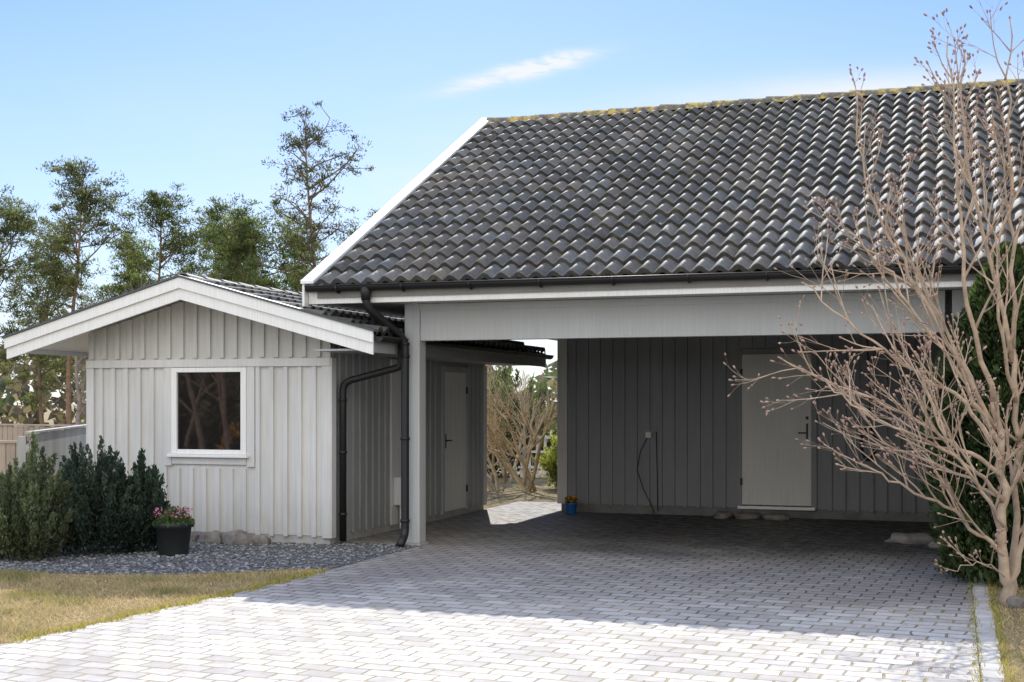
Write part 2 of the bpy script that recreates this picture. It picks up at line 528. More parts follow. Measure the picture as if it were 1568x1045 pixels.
def ridge_caps(mb, p0, p1, r=0.115, step=0.36, drop=0.05, col=None):
    p0, p1 = Vector(p0), Vector(p1); L = (p1-p0).length; d = (p1-p0).normalized()
    side = d.cross(Vector((0, 0, 1))).normalized(); n = round(L/step); step = L/n
    for i in range(n):
        a = p0+d*(i*step-0.03); b = p0+d*((i+1)*step)
        vs = []
        j = random.uniform(-.006, .008)
        for (p, rr, dz) in ((a, r*1.0, j), (a, r*1.18, j), (b, r, 0.0)):
            for k in range(9):
                t = math.pi*k/8
                vs.append(p + side*math.cos(t)*rr + Vector((0, 0, 1))*(math.sin(t)*rr*0.85-drop+dz))
        fs = []
        for r_ in range(2):
            for k in range(8):
                q = r_*9+k
                fs.append((q, q+1, q+10, q+9))
        mb.add(vs, fs, col, False)

# ================================================================ CARPORT
car = empty('carport_building')
EX0, EX1 = -6.23, 1.25
EY, EZ = 11.95, 2.655
RY, RZ = 17.29, 5.40
sl = (RZ-EZ)/(RY-EY); th = math.atan(sl); cs, sn = math.cos(th), math.sin(th)
Lsl = (RY-EY)/cs
BY = 2*RY-EY
mb = MB()
tiles(mb, (EX0+0.03, EY, EZ), (1, 0, 0), (0, cs, sn), EX1-EX0-0.06, Lsl-0.02)
mb.obj('roof_tiles_front', M['tile'], car)
mb = MB()
tiles(mb, (EX1-0.03, BY, EZ), (-1, 0, 0), (0, -cs, sn), EX1-EX0-0.06, Lsl-0.02)
mb.obj('roof_tiles_back', M['tile'], car)
mb = MB(); ridge_caps(mb, (EX0+0.02, RY, RZ+0.055), (EX1-0.02, RY, RZ+0.055), r=0.105)
mb.obj('ridge_tiles', M['ridge'], car)
mb = MB()
mb.prism([(EY+0.03, EZ-0.015), (RY, RZ-0.015), (BY-0.03, EZ-0.015), (BY-0.03, EZ-0.10), (RY, RZ-0.13), (EY+0.03, EZ-0.10)], 'x', EX0+0.04, EX1-0.04)
mb.obj('roof_deck', M['ceiling'], car)
mb = MB()
for (xa, xb) in ((EX0-0.11, EX0+0.035), (EX1-0.035, EX1+0.11)):
    mb.prism([(EY-0.05, EZ+0.08), (RY, RZ+0.11), (BY+0.05, EZ+0.08), (BY+0.05, EZ+0.05), (RY, RZ+0.077), (EY-0.05, EZ+0.05)], 'x', xa, xb)
    xo = (xa+0.01, xa+0.035) if xa < -3 else (xb-0.035, xb-0.01)
    mb.prism([(EY-0.03, EZ+0.049), (RY, RZ+0.076), (BY+0.03, EZ+0.049), (BY+0.03, EZ-0.18), (BY-0.10, EZ-0.18), (RY, RZ-0.16), (EY+0.10, EZ-0.18), (EY-0.03, EZ-0.18)], 'x', xo[0], xo[1])
mb.obj('verge_boards', M['trim'], car)
mb = MB()
mb.box(EX0-0.07, EX1+0.07, 12.0, 12.025, 2.50, 2.625)
mb.obj('eave_fascia', M['trim'], car, 0.004)
mb = MB()
mb.box(EX0-0.07, EX1+0.07, 12.027, 12.448, 2.515, 2.535)
mb.box(EX0-0.07, -5.44, 12.45, 22.0, 2.515, 2.535)
mb.obj('soffit', M['beam'], car)
mb = MB()
mb.box(-5.25, -0.08, 12.47, 12.60, 2.13, 2.51)
mb.box(-5.25, -0.08, 12.455, 12.468, 2.44, 2.512)
mb.obj('front_beam', M['beam'], car, 0.004)
mb = MB()
mb.box(-5.42, -5.252, 12.45, 12.62, 0.03, 2.513)
mb.box(-0.02, 0.13, 12.48, 12.62, 0.03, 2.513)
mb.obj('corner_posts', M['beam'], car, 0.005)
mb = MB()
mb.box(-5.42, -5.27, 12.63, 21.9, 2.42, 2.512)
mb.obj('side_beam', M['beam'], car)
mb = MB()
mb.box(-5.45, -5.23, 12.42, 12.65, -0.02, 0.028)
mb.obj('post_feet', M['concrete'], car, 0.008)
for nm, xa, xb, sg in (('gable_left', -5.42, -5.36, -1), ('gable_right', 0.05, 0.11, 1)):
    mb = MB()
    mb.prism([(12.5, 2.54), (RY, RZ-0.16), (BY-0.55, 2.54)], 'x', xa, xb)
    mb.obj(nm, M['siding_gable'], car)
mb = MB(); mb.box(-5.26, 0.045, 12.61, 16.86, 2.54, 2.565)
for k in range(9):
    mb.box(-5.26, 0.045, 12.8+k*0.5, 12.85+k*0.5, 2.44, 2.539)
mb.obj('carport_ceiling', M['ceiling'], car)
WY = 16.87
dX0, dX1, dZ0, dZ1 = -2.62, -1.70, 0.16, 2.13
mb = MB()
mb.box(-5.05, dX0-0.0, WY, WY+0.10, 0.13, 2.53)
mb.box(dX1, 0.12, WY, WY+0.10, 0.13, 2.53)
mb.box(dX0, dX1, WY, WY+0.10, dZ1, 2.53)
mb.box(-5.05, -4.95, WY+0.101, 21.9, 0.13, 2.53)
mb.box(0.02, 0.12, WY+0.101, 21.9, 0.13, 2.53)
mb.box(-4.949, 0.019, 21.8, 21.9, 0.13, 2.53)
siding_y(mb, -4.93, 0.0, WY, 0.12, 2.53, skip=((dX0-0.08, dX1+0.08, 0.1, dZ1+0.08),), bw=0.045, proud=0.028)
siding_x(mb, WY+0.12, 21.9, -5.05, 0.12, 2.53, -1)
mb.box(0.055, 0.125, 12.64, WY-0.002, 0.13, 2.53)
siding_x(mb, 12.7, WY-0.02, 0.055, 0.12, 2.53, -1)
mb.obj('board_and_batten_walls', M['siding_deep_shade'], car)
mb = MB()
mb.box(-5.085, -4.95, WY-0.032, WY-0.002, 0.12, 2.53)
mb.box(-5.085, -5.052, WY-0.001, WY+0.10, 0.12, 2.53)
mb.obj('wall_corner_boards', M['siding_gable'], car, 0.003)
mb = MB()
mb.box(-5.04, 0.10, WY+0.012, WY+0.09, -0.02, 0.129)
mb.box(-5.04, -4.96, WY+0.10, 21.88, -0.02, 0.129)
mb.box(0.06, 0.12, 12.66, 21.88, -0.02, 0.128)
mb.obj('concrete_plinth', M['plinth'], car)
mb = MB()
mb.box(dX0-0.05, dX0+0.02, WY-0.03, WY+0.05, dZ0-0.03, dZ1+0.05)
mb.box(dX1-0.02, dX1+0.05, WY-0.03, WY+0.05, dZ0-0.03, dZ1+0.05)
mb.box(dX0+0.021, dX1-0.021, WY-0.03, WY+0.05, dZ1-0.02, dZ1+0.05)
mb.obj('door_frame', M['siding_deep_shade'], car, 0.004)
mb = MB()
w = (dX1-dX0-0.05)/6
mb.box(dX0+0.022, dX1-0.022, WY-0.018, WY+0.02, dZ0+0.01, dZ1-0.025)
for k in range(6):
    mb.box(dX0+0.025+k*w, dX0+0.025+(k+1)*w-0.004, WY-0.0215, WY-0.0185, dZ0+0.01, dZ1-0.025)
mb.obj('door_leaf', M['door'], car)
mb = MB(); mb.box(dX0-0.03, dX1+0.03, WY-0.06, WY+0.06, dZ0-0.045, dZ0-0.005)
mb.obj('door_threshold', M['trim'], car, 0.004)
mb = MB()
mb.box(dX1-0.085, dX1-0.06, WY-0.028, WY-0.0225, 1.02, 1.22)
mb.tube([(dX1-0.072, WY-0.028, 1.10), (dX1-0.072, WY-0.07, 1.10), (dX1-0.18, WY-0.07, 1.10)], 0.009, 8)
mb.box(dX1-0.09, dX1-0.055, WY-0.032, WY-0.0225, 1.27, 1.31)
for z in (0.42, 1.83): mb.box(dX0+0.0, dX0+0.03, WY-0.038, WY-0.022, z, z+0.09)
mb.obj('door_handle_and_hinges', M['black'], car)
def half_gutter(mb, p0, p1, r=0.058, th=0.004):
    p0, p1 = Vector(p0), Vector(p1); d = (p1-p0).normalized(); side = d.cross(Vector((0,0,1))).normalized()
    vs = []
    for p in (p0, p1):
        for k in range(9):
            t = math.pi+math.pi*k/8; vs.append(p+side*math.cos(t)*r+Vector((0,0,1))*math.sin(t)*r)
        for k in range(8, -1, -1):
            t = math.pi+math.pi*k/8; vs.append(p+side*math.cos(t)*(r-th)+Vector((0,0,1))*math.sin(t)*(r-th))
    n = 18; fs = [(k, (k+1) % n, n+(k+1) % n, n+k) for k in range(n)]
    mb.add(vs, fs)
    for p in (p0, p1):
        vv = [p+side*math.cos(math.pi+math.pi*k/8)*r+Vector((0,0,1))*math.sin(math.pi+math.pi*k/8)*r for k in range(9)]
        mb.add(vv, [tuple(range(9))])
    for sgn in (-1, 1):
        mb.tube([p0+side*sgn*r, p1+side*sgn*r], 0.008, 6)
mb = MB()
half_gutter(mb, (EX0-0.05, 11.935, 2.675), (EX1+0.05, 11.935, 2.665))
x = EX0+0.3
while x < EX1:
    pts = [(x, 11.935+math.cos(math.pi+math.pi*k/8)*0.064, 2.67+math.sin(math.pi+math.pi*k/8)*0.066) for k in range(9)]
    mb.tube(pts, 0.012, 5); x += 0.72
mb.obj('gutter', M['black'], car)
mb = MB()
pr = 0.043
def pipe(mb, pts, r=pr):
    P = [Vector(p) for p in pts]; out = [P[0]]
    for i in range(1, len(P)-1):
        a = (P[i-1]-P[i]); b = (P[i+1]-P[i]); q = min(0.10, a.length*.45, b.length*.45)
        a.normalize(); b.normalize()
        A = P[i]+a*q; B = P[i]+b*q
        for k in range(6):
            t = k/5; out.append(A*(1-t)**2+P[i]*2*t*(1-t)+B*t*t)
    out.append(P[-1]); mb.tube(out, r, 12)
PX = -5.375
pipe(mb, [(-5.62, 11.935, 2.66), (-5.62, 11.935, 2.46), (PX, 12.36, 2.14), (PX, 12.36, 0.12), (PX, 12.22, 0.02)])
mb.tube([(-5.62, 11.935, 2.66), (-5.62, 11.935, 2.60), (-5.62, 11.935, 2.52)], [0.06, 0.055, pr+.004], 12)
for z in (0.25, 1.1, 1.95, 2.08):
    mb.tube([(PX, 12.36, z), (PX, 12.36, z+0.03)], pr+0.007, 12)
    mb.box(PX-.01, PX+.01, 12.39, 12.45, z+.005, z+0.025)
mb.obj('downpipe', M['black'], car)

# ================================================================ SHED
shed = empty('garden_shed')
SX0, SX1, SY0, SY1 = -9.17, -6.17, 12.24, 16.95
CX = -7.70; PK = 2.76; HS = 2.2; EVZ = 2.16
ss = (PK-EVZ)/HS
def topz(x): return PK-ss*abs(x-CX)
FZ = 0.09
wX0, wX1, wZ0, wZ1 = -8.06, -7.17, 0.93, 1.865
mb = MB()
mb.box(SX0, wX0, SY0, SY0+0.1, FZ, 1.95)
mb.box(wX1, SX1, SY0, SY0+0.1, FZ, 1.95)
mb.box(wX0, wX1, SY0, SY0+0.1, FZ, wZ0)
mb.box(wX0, wX1, SY0, SY0+0.1, wZ1, 1.95)
siding_y(mb, SX0+0.09, SX1-0.10, SY0, FZ-0.01, 1.868, sp=0.165, skip=((wX0-0.10, wX1+0.10, 0.78, 2.0),))
mb.obj('front_wall', M['siding'], shed)
sd0, sd1 = 15.38, 16.2
mb = MB()
mb.box(SX1-0.1, SX1, SY0+0.101, sd0, FZ, 2.15)
mb.box(SX1-0.1, SX1, sd1, SY1, FZ, 2.15)
mb.box(SX1-0.1, SX1, sd0, sd1, 1.93, 2.15)
siding_x(mb, SY0+0.12, SY1-0.08, SX1, FZ-0.01, 2.12, 1, skip=((sd0-0.06, sd1+0.06), (13.72, 14.08)))
mb.box(SX0, SX0+0.1, SY0+0.101, SY1, FZ, 2.15)
siding_x(mb, SY0+0.12, SY1-0.08, SX0, FZ-0.01, 2.12, -1)
mb.box(SX0+0.101, SX1-0.101, SY1-0.1, SY1, FZ, 2.15)
mb.obj('side_and_back_walls', M['siding_shaded'], shed)
mb = MB()
for ya, yb in ((SY0-0.004, SY0+0.08), (SY1-0.08, SY1)):
    mb.prism([(SX0, 1.952), (SX1, 1.952), (SX1, topz(SX1)-0.10), (CX, PK-0.10), (SX0, topz(SX0)-0.10)], 'y', ya, yb)
siding_y(mb, SX0-0.02, SX1-0.02, SY0-0.005, 1.972, 0, sp=0.165, bw=0.055, proud=0.026, ztop=lambda x: topz(x)-0.11)
mb.obj('gable_siding', M['siding_gable'], shed)
mb = MB()
mb.box(SX0-0.012, SX1+0.012, SY0-0.036, SY0-0.006, 1.87, 1.955)
mb.box(SX0-0.012, SX0+0.085, SY0-0.03, SY0-0.001, FZ-0.02, 1.868)
mb.box(SX1-0.085, SX1+0.012, SY0-0.03, SY0-0.001, FZ-0.02, 1.868)
mb.box(SX1+0.0125, SX1+0.03, SY0-0.03, SY0+0.075, FZ-0.02, 1.955)
mb.box(SX1+0.001, SX1+0.03, 13.74, 14.06, FZ-0.02, 1.985)
mb.box(SX1+0.001, SX1+0.03, SY1-0.08, SY1+0.01, FZ-0.02, 1.985)
mb.box(wX0-0.115, wX0-0.02, SY0-0.028, SY0-0.001, 0.80, 1.868)
mb.box(wX1+0.02, wX1+0.115, SY0-0.028, SY0-0.001, 0.80, 1.868)
mb.box(wX0-0.015, wX1+0.015, SY0-0.026, SY0-0.001, 0.82, wZ0-0.035)
mb.obj('trim_boards', M['siding'], shed, 0.003)
mb = MB()
fr = 0.05
mb.box(wX0-0.018, wX0+fr, SY0-0.036, SY0+0.04, wZ0, wZ1)
mb.box(wX1-fr, wX1+0.018, SY0-0.036, SY0+0.04, wZ0, wZ1)
mb.box(wX0+fr+0.001, wX1-fr-0.001, SY0-0.036, SY0+0.04, wZ1-fr, wZ1)
mb.box(wX0+fr+0.001, wX1-fr-0.001, SY0-0.036, SY0+0.04, wZ0, wZ0+fr)
mb.box(wX0-0.05, wX1+0.05, SY0-0.075, SY0-0.001, wZ0-0.033, wZ0-0.002)
mb.obj('window_frame', M['trim'], shed, 0.004)
mb = MB(); mb.box(wX0+fr-0.01, wX1-fr+0.01, SY0-0.01, SY0+0.0, wZ0+fr-0.01, wZ1-fr+0.01)
mb.obj('window_glass', M['glass'], shed)
mb = MB(); mb.box(SX0+0.01, SX1-0.01, SY0+0.008, SY1-0.01, -0.03, FZ-0.001)
mb.obj('foundation_slab', M['concrete'], shed, 0.006)
mb = MB()
mb.box(SX1-0.06, SX1+0.03, sd0-0.05, sd0+0.0, 0.06, 1.95)
mb.box(SX1-0.06, SX1+0.03, sd1, sd1+0.05, 0.06, 1.95)
mb.box(SX1-0.06, SX1+0.03, sd0+0.001, sd1-0.001, 1.885, 1.95)
mb.obj('side_door_frame', M['siding_shaded'], shed, 0.003)
mb = MB(); 
w = (sd1-sd0-0.01)/5
mb.box(SX1-0.03, SX1+0.0095, sd0+0.005, sd1-.005, 0.09, 1.88)
for k in range(5): mb.box(SX1+0.010, SX1+0.013, sd0+0.005+k*w, sd0+(k+1)*w-.001, 0.09, 1.88)
mb.obj('side_door_leaf', M['door'], shed)
mb = MB()
mb.box(SX1+0.014, SX1+0.02, sd0+0.06, sd0+0.085, 0.9, 1.08)
mb.tube([(SX1+0.02, sd0+0.07, 1.0), (SX1+0.06, sd0+0.07, 1.0), (SX1+0.06, sd0+0.17, 1.0)], 0.009, 8)
for z in (0.3, 1.6): mb.box(SX1+0.014, SX1+0.032, sd1-0.02, sd1+0.01, z, z+0.09)
mb.obj('side_door_fittings', M['black'], shed)
RY0, RY1 = 11.80, 17.6
mb = MB()
mb.prism([(CX-HS+.02, EVZ-0.02), (CX, PK-0.02), (CX+HS-.02, EVZ-0.02), (CX+HS-.02, EVZ-0.07), (CX, PK-0.09), (CX-HS+.02, EVZ-0.07)], 'y', RY0+0.03, RY1-0.03)
mb.obj('roof_deck', M['trim'], shed)
c2, s2 = math.cos(math.atan(ss)), math.sin(math.atan(ss))
mb = MB()
tiles(mb, (CX+HS+0.02, RY0+0.06, EVZ-0.012), (0, 1, 0), (-c2, 0, s2), RY1-RY0-0.10, HS/c2)
tiles(mb, (CX-HS-0.02, RY1-0.04, EVZ-0.012), (0, -1, 0), (c2, 0, s2), RY1-RY0-0.10, HS/c2)
mb.obj('roof_tiles', M['tile'], shed)
mb = MB(); ridge_caps(mb, (CX, RY0+0.06, PK+0.045), (CX, RY1-0.04, PK+0.045), r=0.10, col=(0.13, 0.125, 0.12))
mb.obj('ridge_tiles', M['tile'], shed)
mb = MB()
def barge(mb, y0, y1, up, dn, ext=0.0):
    a, b = CX-HS-0.02-ext, CX+HS+0.02+ext
    for (xa, xb) in ((a, CX), (CX, b)):
        za, zb = topz(xa), topz(xb)
        mb.prism([(xa, za+up), (xb, zb+up), (xb, zb-dn), (xa, za-dn)], 'y', y0, y1)
barge(mb, RY0, RY0+0.028, 0.02, 0.19)
barge(mb, RY0-0.026, RY0-0.001, 0.045, 0.07, 0.01)
barge(mb, RY1-0.02, RY1, 0.02, 0.18)
mb.obj('barge_boards', M['trim'], shed, 0.003)
mb = MB()
barge(mb, RY0-0.045, RY0+0.07, 0.068, -0.047, 0.03)
mb.obj('verge_flashing', M['dark_flash'], shed)
mb = MB()
mb.box(CX+HS-0.015, CX+HS+0.008, RY0+0.03, RY1-0.03, EVZ-0.17, EVZ-0.03)
mb.box(SX1+0.032, CX+HS-0.016, RY0+0.031, RY1-0.03, EVZ-0.15, EVZ-0.13)
mb.obj('eave_board', M['siding_shaded'], shed)
mb = MB(); mb.box(CX-HS-0.008, CX-HS+0.015, RY0+0.03, RY1-0.03, EVZ-0.12, EVZ-0.03)
mb.obj('eave_board', M['trim'], shed)
mb = MB()
half_gutter(mb, (CX+HS+0.07, RY0+0.02, EVZ-0.015), (CX+HS+0.07, RY1+0.03, EVZ-0.015), 0.052)
mb.obj('gutter', M['black'], shed)
mb = MB()
pipe(mb, [(CX+HS+0.07, 12.40, EVZ-0.04), (CX+HS+0.07, 12.40, EVZ-0.20), (CX+HS+0.05, 12.42, 1.86), (SX1+0.085, 12.36, 1.70), (SX1+0.085, 12.36, 0.03)], 0.038)
for z in (0.3, 0.95, 1.5): mb.tube([(SX1+0.085, 12.36, z), (SX1+0.085, 12.36, z+.03)], 0.045, 12)
mb.obj('downpipe', M['black'], shed)

mb = MB()
mb.box(SX1+0.031, SX1+0.12, 13.8, 13.98, 0.30, 0.62)
mb.box(SX1+0.121, SX1+0.126, 13.815, 13.965, 0.33, 0.59)
mb.tube([(SX1+0.07, 13.9, 0.30), (SX1+0.07, 13.9, 0.02)], 0.014, 8)
mb.obj('electric_box', M['whiteplastic'], None, 0.006)
mb = MB()
mb.box(-3.86, -3.78, WY-0.075, WY-0.029, 1.02, 1.10)
mb.box(-3.85, -3.79, WY-0.082, WY-0.0755, 1.03, 1.09)
o = mb.obj('wall_socket', M['door'], None, 0.004)
mb = MB()
mb.tube([(-3.84, WY-0.045, 1.02), (-3.93, WY-0.045, 0.85), (-3.98, WY-0.04, 0.6), (-3.90, WY-0.04, 0.35), (-3.78, WY-0.045, 0.12), (-3.74, WY-0.06, 0.02)], 0.006, 6)
mb.tube([(-3.72, WY-0.04, 1.1), (-3.70, WY-0.035, 0.05)], 0.006, 6)
mb.obj('power_cable', M['black'], None)
mb = MB()
for k in range(3):
    r = 0.17+0.012*k
    pts = [(-1.02+r*0.45*math.cos(t), WY-0.05-0.012*k, 0.98+r*1.15*math.sin(t)) for t in [2*math.pi*i/20 for i in range(21)]]
    mb.tube(pts, 0.008, 6, cap=False)
mb.tube([(-1.02, WY-0.05, 1.18), (-1.0, WY-0.04, 1.6), (-1.04, WY-0.035, 2.3)], 0.006, 6)
mb.box(-1.05, -0.99, WY-0.10, WY-0.03, 1.15, 1.18)
mb.obj('garden_hose', M['black'], None)

def rock(mb, c, s, col=None):
    lat = 10; lon = 14
    vs = []; sd = random.uniform(0, 50)
    for i in range(lat+1):
        for j in range(lon):
            t = math.pi*i/lat; p = 2*math.pi*j/lon
            d = Vector((math.sin(t)*math.cos(p), math.sin(t)*math.sin(p), math.cos(t)))
            n = mathutils.noise.noise(d*1.3+Vector((sd, 0, 0)))*0.35+mathutils.noise.noise(d*3+Vector((sd, 5, 0)))*0.12
            d2 = Vector([math.copysign(abs(a)**0.75, a) for a in d])*(1+n)
            vs.append((c[0]+d2.x*s[0], c[1]+d2.y*s[1], c[2]+d2.z*s[2]))
    fs = []
    for i in range(lat):
        for j in range(lon):
            j2 = (j+1) % lon
            fs.append((i*lon+j, (i+1)*lon+j, (i+1)*lon+j2, i*lon+j2))
    mb.add(vs, fs, col, True)
mb = MB()
for x, w in ((-2.48, .17), (-2.13, .16), (-2.8, .12)): rock(mb, (x, WY-0.26, 0.04), (w, .13, .055))
mb.obj('stone_step', M['rock'])
mb = MB(); rock(mb, (-0.42, 14.3, 0.05), (.26, .14, .07)); rock(mb, (-0.1, 14.0, 0.03), (.14, .1, .06))
mb.obj('stone_block', M['rock'])
for i, (x, y, s) in enumerate(((-8.45, 12.02, .14), (-8.1, 12.0, .12), (-7.75, 12.0, .13), (-7.45, 11.98, .15), (-7.12, 11.98, .17), (-6.88, 12.05, .10))):
    mb = MB(); rock(mb, (x, y, 0.04), (s, s*.6, s*.6)); mb.obj('boulder', M['rock'])
for (x, y, s) in ((0.55, 9.9, .07), (0.42, 10.1, .06), (0.62, 10.3, .09), (0.9, 10.0, .08)):
    mb = MB(); rock(mb, (x, y, 0.04), (s, s*.8, s*.8)); mb.obj('boulder', M['rock'])

# ---------------------------------------------------------------- pots
pot = empty('flower_pot', (-7.22, 10.95, 0.0))
mb = MB()
mb.lathe([(0, 0.005), (0.135, 0.005), (0.142, 0.02), (0.172, 0.27), (0.195, 0.275), (0.197, 0.325), (0.185, 0.328), (0.178, 0.28), (0.0, 0.28)], sides=32)
mb.obj('pot', M['pot'], pot)
mb = MB(); mb.lathe([(0.176, 0.284), (0.0, 0.295)], sides=24); mb.obj('pot_soil', M['soil'], pot)
N = 1700
r = np.sqrt(rng.uniform(0, 1, N))*0.2; a = rng.uniform(0, 6.28, N)
cz = 0.30+rng.uniform(0, 0.15, N)*(1-(r/0.22)**2)*(1+.3*np.sin(a*3))
cen = np.stack([r*np.cos(a), r*np.sin(a), cz], 1)
cols = np.array([0.08, 0.13, 0.04])*rng.uniform(.5, 1.6, (N, 1))
np_mesh('leaves', leaf_quads(cen, rng.uniform(.02, .04, N), elong=1.6), 4, cols, M['leaf'], pot)
N = 170
r = np.sqrt(rng.uniform(0, 1, N))*0.19; a = rng.uniform(0, 6.28, N)
cen = np.stack([r*np.cos(a), r*np.sin(a), 0.37+rng.uniform(0, .09, N)], 1)
cols = np.where(rng.uniform(0, 1, (N, 1)) < .6, np.array([[0.50, 0.10, 0.26]]), np.array([[0.65, 0.32, 0.46]]))
np_mesh('blossoms', leaf_quads(cen, rng.uniform(.015, .03, N), elong=1.1), 4, cols, M['leaf'], pot)
bp = empty('blue_flower_pot', (-4.78, 16.45, 0.008))
mb = MB(); mb.lathe([(0, .003), (.055, .003), (.062, .015), (.08, .135), (.088, .14), (.088, .16), (.078, .16), (.07, .13), (0, .13)], sides=24)
mb.obj('pot', M['blue'], bp)
N = 300
r = np.sqrt(rng.uniform(0, 1, N))*0.085; a = rng.uniform(0, 6.28, N)
cen = np.stack([r*np.cos(a), r*np.sin(a), 0.15+rng.uniform(0, .09, N)], 1)
cols = np.where(rng.uniform(0, 1, (N, 1)) < .5, np.array([[0.85, 0.38, 0.03]]), np.array([[0.06, 0.11, 0.03]]))
np_mesh('pansies', leaf_quads(cen, rng.uniform(.018, .035, N), elong=1.2), 4, cols, M['leaf'], bp)

# ---------------------------------------------------------------- fences
def fence(name, p0, p1, h, mat, bw=0.12, gap=0.012, far=1):
    mb = MB(); p0 = Vector((*p0, 0)); p1 = Vector((*p1, 0)); d = (p1-p0); L = d.length; d.normalize(); nrm = Vector((-d.y, d.x, 0))*far
    t = 0
    def bx(t0, t1, n0, n1, z0, z1):
        P = [p0+d*a+nrm*b for a, b in ((t0, n0), (t1, n0), (t1, n1), (t0, n1))]
        vs = [(p.x, p.y, z0) for p in P]+[(p.x, p.y, z1) for p in P]
        mb.add(vs, [(0,3,2,1),(4,5,6,7),(0,1,5,4),(1,2,6,5),(2,3,7,6),(3,0,4,7)])
    while t < L:
        bx(t, t+bw, 0, .02, 0.04, h+random.uniform(-.01, .01)); t += bw+gap
    for z in (0.3, h-0.2): bx(0, L, 0.022, .06, z, z+.09)
    bx(-0.02, L+.02, -0.02, .065, h+.012, h+.035)
    t = 0.0
    while t < L: bx(t, t+.09, 0.062, .15, 0, h-.02); t += 1.8
    return mb.obj(name, mat)
fence('wooden_fence', (-9.75, 12.0), (-12.3, 16.6), 1.13, M['fence_grey'], far=1)
fence('wooden_fence', (-17.0, 12.2), (-9.9, 12.05), 1.02, M['fence_brown'])
fence('wooden_fence', (-26, 20), (-12.3, 16.7), 1.1, M['fence_brown'])
mb = MB()
for k in range(14):
    x = -8.0+k*0.16; mb.box(x, x+.05, 24.0, 24.02, 0.02, 0.85)
for z in (0.2, 0.5, 0.78): mb.box(-8.02, -5.8, 23.96, 23.998, z, z+.05)
mb.obj('white_picket_fence', M['trim'])

# ---------------------------------------------------------------- vegetation
def grow(mb, p, d, L, r, lev, maxlev, rnd, col, tips=None, kids=(3, 5), up=0.15, wig=0.25, sides=4, lenf=0.6, tipr=0.3, spread=0.9, minstart=0.25, nseg=4):
    pts = [p.copy()]; dirs = [d.copy()]
    cur = p.copy(); dd = d.normalized()
    for i in range(nseg):
        dd = (dd+Vector((rnd.gauss(0, wig), rnd.gauss(0, wig), rnd.gauss(0, wig)+up))*0.5).normalized()
        cur = cur+dd*(L/nseg); pts.append(cur.copy()); dirs.append(dd.copy())
    rad = [r*(1-(1-tipr)*i/nseg) for i in range(nseg+1)]
    q = rnd.uniform(.8, 1.2)
    mb.tube(pts, rad, max(3, sides-lev), tuple(c*q for c in col), cap=False)
    if lev >= maxlev:
        if tips is not None: tips.append((pts[-1], dirs[-1]))
        return
    n = rnd.randint(*kids)
    for k in range(n):
        t = minstart+(1-minstart)*(k+rnd.random())/n
        f = t*nseg; i = min(int(f), nseg-1); a = pts[i].lerp(pts[i+1], f-i)
        bd = dirs[i+1]
        o = Vector((rnd.gauss(0, 1), rnd.gauss(0, 1), rnd.gauss(0, 1))); o -= bd*o.dot(bd); o.normalize()
        nd = (bd+o*rnd.uniform(.55, 1.1)*spread).normalized()
        grow(mb, a, nd, L*lenf*rnd.uniform(.65, 1.2)*(1.15-0.5*t), rad[i]*0.62, lev+1, maxlev, rnd, col, tips, kids, up, wig, sides, lenf, tipr, spread, 0.15, max(2, nseg-1))
    if tips is not None: tips.append((pts[-1], dirs[-1]))

def bare_tree(name, loc, h, seed, col=(0.16, 0.12, 0.09), maxlev=4, r=0.11, stems=1, spread=0.8, kids=(3, 5), trunkL=0.5, up=0.18):
    rnd = random.Random(seed); mb = MB()
    for s in range(stems):
        d = Vector((rnd.gauss(0, .12), rnd.gauss(0, .12), 1)) if stems == 1 else Vector((rnd.gauss(0, .45), rnd.gauss(0, .45), 1))
        grow(mb, Vector((rnd.gauss(0, .03*stems), rnd.gauss(0, .03*stems), -0.05)), d.normalized(), h*trunkL*rnd.uniform(.8, 1.1), r, 0, maxlev, rnd, col, None, kids, up, .22, 6, .66, .45, spread, .3)
    o = mb.obj(name, M['bark']); o.location = loc
    return o

